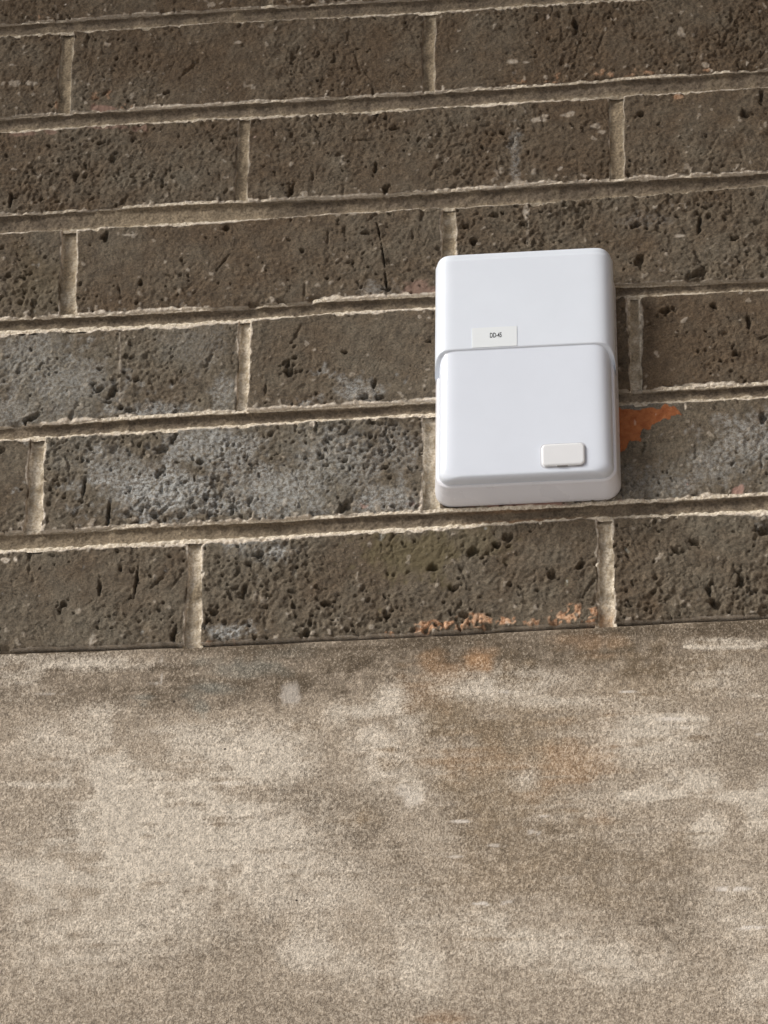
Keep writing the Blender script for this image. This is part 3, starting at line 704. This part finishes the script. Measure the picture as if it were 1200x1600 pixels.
def loft(name, rings, close=True):
    """rings: lists of (x, y, z) of equal length, back to front"""
    n = len(rings[0]); co = [p for r in rings for p in r]; q = []
    for k in range(len(rings)-1):
        for i in range(n):
            j = (i+1) % n; q.append((k*n+i, k*n+j, (k+1)*n+j, (k+1)*n+i))
    ex = [[(len(rings)-1)*n+i for i in range(n)], list(range(n))[::-1]] if close else []
    bm = bmesh.new(); vs_ = [bm.verts.new(c) for c in co]
    for f in q: bm.faces.new([vs_[i] for i in f])
    for f in ex: bm.faces.new([vs_[i] for i in f])
    bmesh.ops.recalc_face_normals(bm, faces=bm.faces[:])
    for f in bm.faces: f.smooth = len(f.verts) == 4
    me = bpy.data.meshes.new(name); bm.to_mesh(me); bm.free(); return me

def pillow(name, w, h, rc, prof, z0=0.0, x0=0.0, n=10):
    """prof: list of (inset, depth)"""
    rings = []
    for ins, d in prof:
        r_ = max(rc-ins, 0.0004)
        rings.append([(x0+x, -d, z) for x, z in rr_outline(w-2*ins, h-2*ins, r_, n, z0+ins)])
    return loft(name, rings)
def fillet(ins, d0, d1, n=10, start=0.0):
    """quarter ellipse from (start, d0) to (start+ins, d1)"""
    return [(start+ins*(1-math.cos(math.pi/2*i/n)), d0+(d1-d0)*math.sin(math.pi/2*i/n)) for i in range(n+1)]

# back housing: a tray with a rim round the lower cover
SI, BI = 0.0013, 0.0038                               # the tray narrows towards its rim, most at the foot
def tray(si, bi, d, r_=0.0085):
    return [(x, -d, z) for x, z in rr_outline(BW-2*si, BH-0.005-bi, r_-si*0.6, 10, bi)]
tr = [tray(0.0004, 0.0008, -0.0015), tray(0, 0, 0.0), tray(0, 0.0001, 0.0015)]
for u in (0.03, 0.5, 0.97, 1.0): tr.append(tray(SI*u, BI*u, 0.0015+(D_BASE-0.0028)*u))
for a in (25, 50, 75, 90): tr.append(tray(SI+0.0013*(1-math.cos(math.radians(a))), BI+0.0013*(1-math.cos(math.radians(a))), D_BASE-0.0013+0.0013*math.sin(math.radians(a))))
bpart('housing', loft('housing', tr), M_BASE)
# seam height on the front, and the upper cover's swept section
zs = (wall_pt(820, 543, -D_FRONT)[2]-bz0)
INS = 0.0019                                          # step from the rim in to the covers
RXL, RXR = 0.0125, 0.0135                             # roll of the long edges
def section(depth0, depth1, w, n=28):
    pts = []
    for i in range(n+1):
        u = i/n; pts.append((-w/2+RXL*u**1.7, depth0+(depth1-depth0)*(1-(1-u)**3)))
    for i in range(1, 13):
        pts.append((-w/2+RXL+(w-RXL-RXR)*i/13, depth1))
    for i in range(n+1):
        u = 1-i/n; pts.append((w/2-RXR*u**1.7, depth0+(depth1-depth0)*(1-(1-u)**3)))
    return pts
def swept(name, w, d0, d1, rows):
    """rows: list of functions (x, depth) -> (x, depth, z); a closed solid with a flat back"""
    sec = section(d0, d1, w); n = len(sec); bm = bmesh.new(); vr = []
    for f in rows: vr.append([bm.verts.new((lambda p: (p[0], -p[1], p[2]))(f(x, d))) for x, d in sec])
    for k in range(len(rows)-1):
        for i in range(n-1): bm.faces.new((vr[k][i], vr[k][i+1], vr[k+1][i+1], vr[k+1][i])).smooth = True
    lo = [bm.verts.new((v.co.x, -d0+0.006, v.co.z)) for v in (vr[0][0], vr[0][-1])]
    hi = [bm.verts.new((v.co.x, -d0+0.006, v.co.z)) for v in (vr[-1][0], vr[-1][-1])]
    bm.faces.new([lo[0]]+[lo[1]]+vr[0][::-1]); bm.faces.new(vr[-1]+[hi[1], hi[0]])
    bm.faces.new([lo[0]]+[r_[0] for r_ in vr]+[hi[0]]); bm.faces.new([hi[1]]+[r_[-1] for r_ in vr][::-1]+[lo[1]])
    bm.faces.new([lo[0], hi[0], hi[1], lo[1]])
    bmesh.ops.recalc_face_normals(bm, faces=bm.faces[:])
    me = bpy.data.meshes.new(name); bm.to_mesh(me); bm.free(); return me

WU = BW-0.0012
def dipz(x, d):                                       # the seam drops as it rounds the edges
    u = (D_UP-d)/(D_UP-D_BASE); return zs-0.0105*u**1.3
EDGE = 0.0042
rows = [lambda x, d: (x*0.9965, d-0.0005, dipz(x, d)), lambda x, d: (x, d, dipz(x, d)+0.0005)]
for f in (0.012, 0.1, 0.3, 0.5, 0.7, 0.9, 0.985, 1.0): rows.append(lambda x, d, f=f: (x, d, dipz(x, d)+0.0005+(BH-EDGE-dipz(x, d)-0.0005)*f))
rows.append(lambda x, d: (x*0.9925, D_BASE-0.002+(d-D_BASE+0.002)*0.985, BH-EDGE+0.0004))
def toprow(k):
    a = math.pi/2*k/6
    def g(x, d):
        ed = min(x+WU/2, WU/2-x); cr = 0.0068
        drop = 0.0
        if ed < cr: drop = cr-math.sqrt(max(cr*cr-(cr-ed)**2, 0))
        return (x*(0.9925-0.006*(1-math.cos(a))), D_BASE-0.002+(d-D_BASE+0.002)*(0.985-0.10*(1-math.cos(a))), BH-EDGE+0.0004+(EDGE-0.0004)*math.sin(a)-0.55*drop*math.sin(a))
    return g
for k in range(1, 7): rows.append(toprow(k))
bpart('upper_cover', swept('upper_cover', WU, D_BASE, D_UP, rows), M_UPPER)

# lower cover: pillow whose top runs up under the upper cover
WL, HL = BW-2*(SI+0.0016), zs+0.012
zl0 = BI+0.0014
prof = [(0.0, D_BASE-0.006), (0.0, D_BASE+0.0004)]
rings = []
def front_depth(z):
    return D_FRONT-0.0034*(1-(z-zl0)/(zs-zl0))
def lower_ring(u):
    """u 0..1 along the quarter roll from the rim to the front face"""
    c, s_ = u**1.7, 1-(1-u)**3
    out = []
    for x, z in rr_outline(WL, HL-zl0, 0.0062, 10, zl0):
        # wide roll at the sides, tighter at foot
        fx = 1-2*(RXL-0.0002)*c/WL
        zc_ = zl0+(HL-zl0)
        z2 = zl0+0.0030*c+(z-zl0)*(1-0.0030*c/(HL-zl0))
        out.append((x*fx, -(D_BASE+0.0004+(front_depth(z2)-D_BASE-0.0004)*s_), z2))
    return out
rings.append([(x, -(D_BASE-0.006), z) for x, z in rr_outline(WL, HL-zl0, 0.0062, 10, zl0)])
for i in range(41): rings.append(lower_ring(i/40))
last = rings[-1]; mz = sum(p[2] for p in last)/len(last)
rings.append([(p[0]*0.985, -front_depth(mz+(p[2]-mz)*0.99), mz+(p[2]-mz)*0.99) for p in last])
lower = bpart('lower_cover', loft('lower_cover', rings), M_LOWER)

# push button; the grey pad behind it paints the shade of the gap
DB = front_depth(wall_pt(880, 711.5, -D_FRONT)[2]-bz0)
TILT = 0.0034/(zs-zl0)
pb = wall_pt(880, 711.5, -DB); bw = wall_pt(915, 711, -DB)[0]-wall_pt(845, 711, -DB)[0]; bh = wall_pt(880, 694, -DB)[2]-wall_pt(880, 729, -DB)[2]
pbx, pbz = pb[0]-bxc, pb[2]-bz0
def lean(me):
    for v in me.vertices: v.co.y -= TILT*(v.co.z-pbz)
    return me
me = pillow('button_gap_shade', bw+0.0012, bh+0.0012, 0.0032, [(0, DB-0.001), (0, DB+0.00004), (0.0003, DB+0.00014)], pbz-bh/2-0.0006, pbx)
bpart('button_gap_shade', lean(me), M_GAP_SHADE, lower)
me = pillow('button', bw-0.0006, bh-0.0006, 0.0026, [(0, DB-0.001), (0, DB+0.0006)]+fillet(0.0013, DB+0.0006, DB+0.0014, 5), pbz-bh/2+0.0003, pbx)
btn = bpart('button', lean(me), M_BUTTON)
me = box_mesh('slot', -0.0026, 0.0026, -0.0004, 0.0004, -0.0003, 0.0003, 0.0001)
so = bpart('slot', me, M_SLOT, btn); so.location = (pbx-0.0005, -DB-0.0004, pbz-bh/2+0.0003)

# paper sticker with its number
sa = wall_pt(736.5, 545, -D_UP); sb = wall_pt(806.5, 511, -D_UP)
sw, sx = sb[0]-sa[0], (sa[0]+sb[0])/2-bxc
sz1 = wall_pt(772, 511.5, -D_UP)[2]-bz0; sz0 = zs+0.0009
me = pillow('sticker', sw, sz1-sz0, 0.0004, [(0, D_UP-0.0003), (0, D_UP+0.00016), (0.00005, D_UP+0.00020)], sz0, sx, 3)
stk = bpart('sticker', me, M_PAPER); stk['label'] = 'small white paper sticker printed DD-45'
cu = bpy.data.curves.new('lettering', 'FONT'); cu.body = 'DD-45'; cu.size = 0.0042; cu.align_x = 'CENTER'; cu.align_y = 'CENTER'; cu.offset = 0.00005; cu.extrude = 0.00004
to = bpy.data.objects.new('tmp', cu); COL.objects.link(to)
me = bpy.data.meshes.new_from_object(to.evaluated_get(bpy.context.evaluated_depsgraph_get()))
bpy.data.objects.remove(to)
tp = wall_pt(773.5, 524.5, -D_UP)
for v in me.vertices: v.co = Vector((v.co.x*0.52, -v.co.z, v.co.y*1.0))
xs_ = [v.co.x for v in me.vertices]; cx_ = (max(xs_)+min(xs_))/2
for v in me.vertices: v.co.x -= cx_
me.materials.clear()
lt_ = bpart('lettering', me, M_INK, stk); lt_.location = (tp[0]-bxc, -D_UP-0.00026, tp[2]-bz0)
